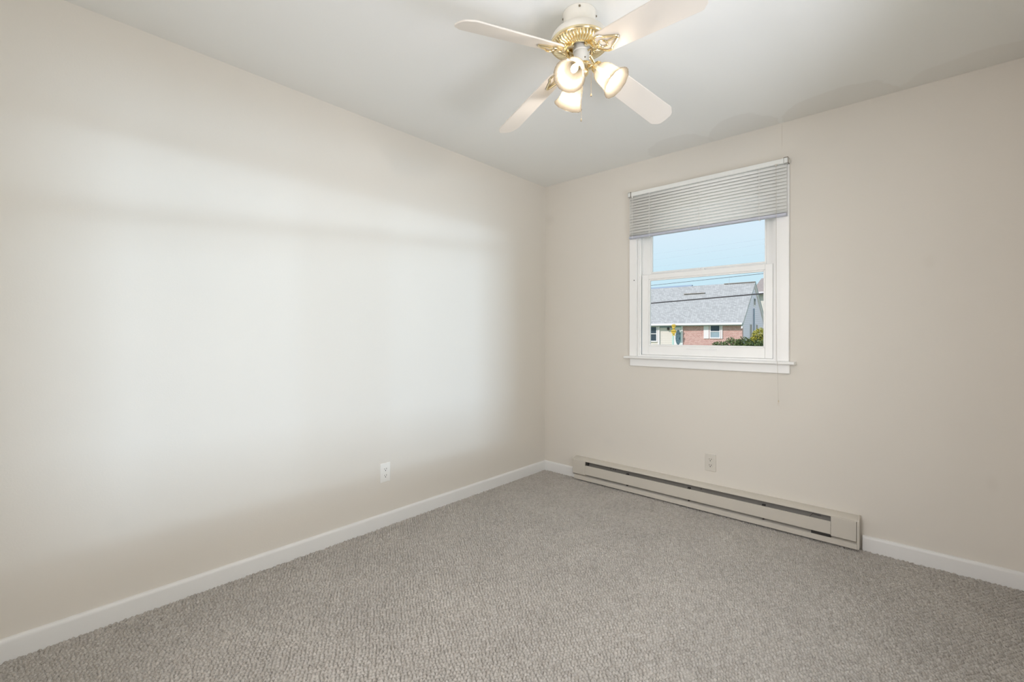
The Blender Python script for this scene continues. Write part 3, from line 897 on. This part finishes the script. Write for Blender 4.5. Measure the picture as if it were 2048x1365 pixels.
HY = 34.0
hs = empty('house', (-12, HY, GZ)); hs.location = (0, 0, 0)
tag(hs, 'single-storey house with pale grey shingle roof and red brick front across the street', 'house')
XG, XL = -7.734, -24.0
RY = 37.2; RZ = 5.41; EZ = 2.20; YBK = 2 * RY - HY
# walls
k = MB(); k.box((-12.225, HY, GZ), (XG, HY + 0.25, EZ)); k.build('brick_wall', M['brick'], hs)
k = MB(); k.box((XL, HY + 0.02, GZ), (-12.225, HY + 0.25, EZ)); k.build('siding_wall', M['siding'], hs)
k = MB(); k.prism([(HY + 0.25, GZ), (YBK, GZ), (YBK, EZ), (RY, RZ - 0.12), (HY + 0.25, EZ)], (XG - 0.2, 0, 0), (XG - 0.01, 0, 0), (0, 1, 0), (0, 0, 1)); k.build('gable_wall', M['siding_shade'], hs)
k = MB(); k.box((XL, YBK - 0.2, GZ), (XG - 0.2, YBK, EZ)); k.box((XL, HY + .25, GZ), (XL + .2, YBK - .2, EZ)); k.build('rear_wall', M['siding'], hs)
# roof slabs
sl = (RZ - EZ) / (RY - HY)
k = MB(); k.prism([(HY - 0.30, EZ - 0.30 * sl + 0.06), (RY, RZ), (RY, RZ - 0.14), (HY - 0.28, EZ - 0.3 * sl - 0.06)], (XL - 0.2, 0, 0), (XG + 0.12, 0, 0), (0, 1, 0), (0, 0, 1))
k.prism([(YBK + 0.30, EZ - 0.30 * sl + 0.06), (RY, RZ), (RY, RZ - 0.14), (YBK + 0.28, EZ - 0.3 * sl - 0.06)], (XL - 0.2, 0, 0), (XG + 0.12, 0, 0), (0, 1, 0), (0, 0, 1))
k.build('roof', M['shingle'], hs)
# gutter and soffit board
k = MB(); k.box((XL - 0.2, HY - 0.42, EZ - 0.30), (XG + 0.1, HY - 0.28, EZ - 0.13)); k.build('gutter', M['extwhite'], hs, bevel=0.01)
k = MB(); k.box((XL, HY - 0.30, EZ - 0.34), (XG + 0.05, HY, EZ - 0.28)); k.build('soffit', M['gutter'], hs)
# rake boards on the gable
k = MB()
for s in (1, -1):
    yy0 = RY - s * (RY - HY + 0.30); zz0 = EZ - 0.30 * sl
    k.prism([(yy0, zz0 - 0.10), (RY, RZ - 0.10), (RY, RZ - 0.28), (yy0, zz0 - 0.28)], (XG + 0.0, 0, 0), (XG + 0.10, 0, 0), (0, 1, 0), (0, 0, 1))
k.build('rake_board', M['extwhite'], hs)
# roof vent patch, low on the far part of the roof
vy = HY + (4.62 - EZ) / sl
k = MB(); k.box((-13.1, vy - 0.10, 4.66), (-11.3, vy + 0.06, 4.70)); k.build('roof_vent', M['shingle_brown'], hs)
k = MB(); k.tube([(-9.6, RY - 0.1, RZ - 0.2), (-9.6, RY - 0.1, RZ + 0.55)], 0.02, 8); k.build('vent_pipe', M['wire_grey'], hs)
k = MB(); k.box((-10.0, RY - 0.12, RZ - 0.03), (XG + 0.1, RY + 0.12, RZ + 0.02)); k.build('ridge_cap', M['shingle_brown'], hs)
k = MB(); k.tube([(XG + 0.06, 36.98, GZ), (XG + 0.06, 36.98, 3.25)], 0.045, 8); k.build('flue_pipe', M['gutter'], hs)


def house_window(x0, x1, z0, z1, upper, lowerm, fr=0.07):
    k = MB(); y = HY
    k.box((x0 - fr, y - 0.05, z0 - fr), (x0, y + 0.02, z1 + fr)); k.box((x1, y - 0.05, z0 - fr), (x1 + fr, y + 0.02, z1 + fr))
    k.box((x0, y - 0.05, z1), (x1, y + 0.02, z1 + fr)); k.box((x0, y - 0.06, z0 - fr), (x1, y + 0.02, z0))
    zm = (z0 + z1) / 2
    k.box((x0, y - 0.05, zm - 0.03), (x1, y + 0.02, zm + 0.03))
    w_ = k.build('window_frame', M['extwhite'], hs)
    k = MB(); k.box((x0, y - 0.02, zm), (x1, y + 0.01, z1)); k.build('upper_pane', upper, w_)
    k = MB(); k.box((x0, y - 0.02, z0), (x1, y + 0.01, zm)); k.build('lower_pane', lowerm, w_)


house_window(-10.02, -9.36, 0.93, 1.86, M['extglass'], M['extglass_l'], 0.09)
house_window(-15.2, -14.50, 0.62, 1.80, M['extglass'], M['extglass'], 0.10)
for (a0, a1) in ((-10.56, -10.16), (-9.24, -9.14)):
    k = MB(); k.box((a0, HY - 0.05, 0.84), (a1, HY, 1.95)); k.build('shutter', M['extwhite'], hs)
for a0 in (-14.35, -12.36):
    k = MB(); k.box((a0, HY - 0.06, GZ), (a0 + 0.135, HY + 0.02, 1.93)); k.build('corner_board', M['extwhite'], hs)
k = MB(); k.box((-14.2, HY - 0.02, 1.72), (-12.36, HY + 0.02, 1.94)); k.build('porch_header', M['gutter'], hs)
k = MB(); k.box((-13.12, HY - 0.04, GZ + 0.2), (-12.98, HY + 0.02, 1.80)); k.box((-12.42, HY - 0.04, GZ + 0.2), (-12.36, HY + 0.02, 1.80)); k.box((-12.98, HY - 0.04, 1.72), (-12.42, HY + 0.02, 1.80)); k.build('door_frame', M['teal'], hs)
k = MB(); k.box((-12.98, HY - 0.02, GZ + 0.2), (-12.42, HY + 0.02, 1.72)); dr = k.build('front_door', M['extwhite'], hs)
pf = [(0.22 * math.cos(2 * PI * i / 24), 0.62 * math.sin(2 * PI * i / 24)) for i in range(24)]
k = MB(); k.prism(pf, (-12.62, HY - 0.03, 0.92), (-12.62, HY + 0.0, 0.92), (1, 0, 0), (0, 0, 1)); k.build('door_glass', mat('patterned_oval_glass', (0.10, 0.17, 0.21), 0.2, noise=(12, 0.9)), dr)
k = MB(); k.box((-13.52, HY - 0.14, 1.52), (-13.38, HY + 0.02, 1.74)); k.build('porch_light', M['wire'], hs, bevel=0.02)
# gable windows
for (y0_, y1_, z0_, z1_) in ((37.10, 37.50, 3.55, 4.05), (36.0, 36.45, 0.9, 1.95), (37.75, 38.15, 1.2, 1.95)):
    k = MB(); k.box((XG - 0.02, y0_ - 0.08, z0_ - 0.08), (XG + 0.03, y1_ + 0.08, z1_ + 0.08)); w_ = k.build('gable_window', M['extwhite'], hs)
    k = MB(); k.box((XG + 0.02, y0_, z0_), (XG + 0.04, y1_, z1_)); k.build('window_glass', M['extglass'], w_)

k = MB()
for i in range(26):
    z = 1.98 - i * 0.035
    wv = 0.12 + 0.05 * math.sin(i * 0.5) + (0.05 if 12 < i < 22 else 0)
    k.box((-12.76 - wv, HY - 0.62 - 0.03 * math.sin(i), z - 0.036), (-12.76 + wv, HY - 0.56 - 0.03 * math.sin(i), z))
k.tube([(-12.76, HY - 0.58, 1.95), (-12.76, HY - 0.55, 2.02), (-12.76, HY - 0.435, 2.02)], 0.01, 6)
o = k.build('hanging_banner', M['yellow'], None, bevel=0.01); tag(o, 'golden yellow cloth decoration hanging at the front door across the street', 'banner')

# neighbouring houses behind
nb = empty('house'); tag(nb, 'beige house with brown roof partly hidden behind the shaded gable at right', 'house')
k = MB(); k.box((-9.4, 45.0, GZ), (0.0, 52, 5.2)); k.build('wall', M['beige'], nb)
k = MB(); k.prism([(44.6, 5.15), (48.5, 6.9), (52.4, 5.15), (52.4, 5.0), (44.6, 5.0)], (-9.9, 0, 0), (0.3, 0, 0), (0, 1, 0), (0, 0, 1)); k.build('roof', M['shingle_brown'], nb)
k = MB(); k.box((-9.9, 44.45, 4.95), (0.3, 44.62, 5.2)); k.build('gutter', M['extwhite'], nb)
nb = empty('house'); tag(nb, 'grey-roofed house barely showing above the shingle roof at left', 'house')
k = MB(); k.box((-32.0, 50.0, GZ), (-18.0, 58, 5.0)); k.build('wall', M['siding'], nb)
k = MB(); k.prism([(49.6, 4.9), (54, 7.35), (58.4, 4.9)], (-32.4, 0, 0), (-18.95, 0, 0), (0, 1, 0), (0, 0, 1)); k.build('roof', M['gutter'], nb)


# shrubs made of leaves
def shrub(name, blobs, cols, nleaf, size, label, cat, seed):
    rng = random.Random(seed)
    root = empty(name, (blobs[0][0], blobs[0][1], GZ)); root.location = (0, 0, 0)
    tag(root, label, cat)
    k = MB()
    for _ in range(nleaf):
        bx, by, bz, rx, ry, rz = rng.choice(blobs)
        u_ = rng.uniform(-1, 1); a = rng.uniform(0, 2 * PI); q = math.sqrt(1 - u_ * u_); rr_ = rng.uniform(0.72, 1.04)
        c = Vector((bx + rx * q * math.cos(a) * rr_, by + ry * q * math.sin(a) * rr_, bz + rz * u_ * rr_))
        d1 = Vector((rng.gauss(0, 1), rng.gauss(0, 1), rng.gauss(0.3, 1))).normalized()
        d2 = d1.cross(Vector((rng.gauss(0, 1), rng.gauss(0, 1), rng.gauss(0, 1)))).normalized()
        s = size * rng.uniform(0.7, 1.3)
        k.add([c - d1 * s, c + d2 * s * 0.45, c + d1 * s, c - d2 * s * 0.45], [(0, 1, 2, 3)])
    k.build('foliage', cols, root, recalc=False)
    k = MB()
    for b_ in blobs:
        k.tube([(b_[0], b_[1], GZ), (b_[0], b_[1], b_[2])], 0.03, 6)
        k.lathe([(0.01, -0.62 * b_[5]), (0.5 * b_[3], -0.4 * b_[5]), (0.66 * b_[3], 0), (0.5 * b_[3], 0.4 * b_[5]), (0.01, 0.62 * b_[5])], 10, Matrix.Translation((b_[0], b_[1], b_[2])))
    k.build('branches', M['hedge_in'], root)
    return root


M['hedge_in'] = mat('hedge_branches', (0.05, 0.06, 0.03), 0.9, noise=(10, 0.4))
M['hedge'] = mat('hedge_leaves', (0.12, 0.16, 0.05), 0.5, noise=(2.2, 0.75))
M['golden'] = mat('golden_leaves', (0.42, 0.38, 0.05), 0.6, noise=(3.0, 0.6))
shrub('hedge', [(-4.9, 20, 0.10, 0.6, 0.5, 0.72), (-4.35, 20, 0.20, 0.55, 0.5, 0.80), (-3.8, 20, 0.22, 0.55, 0.5, 0.82), (-3.2, 20, 0.18, 0.55, 0.5, 0.78), (-2.7, 20, 0.1, 0.55, 0.5, 0.75)],
      M['hedge'], 9000, 0.055, 'dark green clipped hedge in front of the red brick house', 'hedge', 5)
shrub('shrub', [(-3.62, 22, 0.80, 0.42, 0.40, 0.68), (-3.35, 22, 0.45, 0.50, 0.40, 0.62), (-3.95, 22, 0.45, 0.40, 0.40, 0.55)],
      M['golden'], 6000, 0.045, 'rounded golden-green shrub behind the hedge, before the shaded gable', 'shrub', 9)


# overhead lines along the street
def line(name, y, pa, pb, r_, m, label):
    (xa, za), (xb, zb) = pa, pb
    sl_ = (zb - za) / (xb - xa)
    pts = []
    for i in range(41):
        x = -34 + 60 * i / 40
        sag = 0.00035 * (x - (xa + xb) / 2) ** 2
        pts.append((x, y, za + sl_ * (x - xa) + sag))
    k = MB(); k.tube(pts, r_, 8)
    o = k.build(name, m); tag(o, label, 'wire', 'overhead lines along the street')
    return o


line('power_line', 12, (-4.645, 2.256), (-1.078, 2.391), 0.020, M['wire'], 'thick dark overhead cable crossing in front of the shingle roof')
line('power_line', 14, (-5.582, 3.104), (-1.544, 3.226), 0.0075, M['wire'], 'thin dark overhead wire just above the roof ridge')
line('power_line', 14, (-5.519, 4.344), (-1.513, 4.393), 0.0035, M['wire_grey'], 'faint thin wire high in the sky, topmost of the three pale ones')
line('power_line', 14.5, (-5.752, 4.193), (-1.629, 4.314), 0.0035, M['wire_grey'], 'faint thin wire in the sky, middle of the three pale ones')
line('power_line', 15.0, (-5.984, 3.986), (-1.744, 4.083), 0.0035, M['wire_grey'], 'faint thin wire in the sky, lowest of the three pale ones')
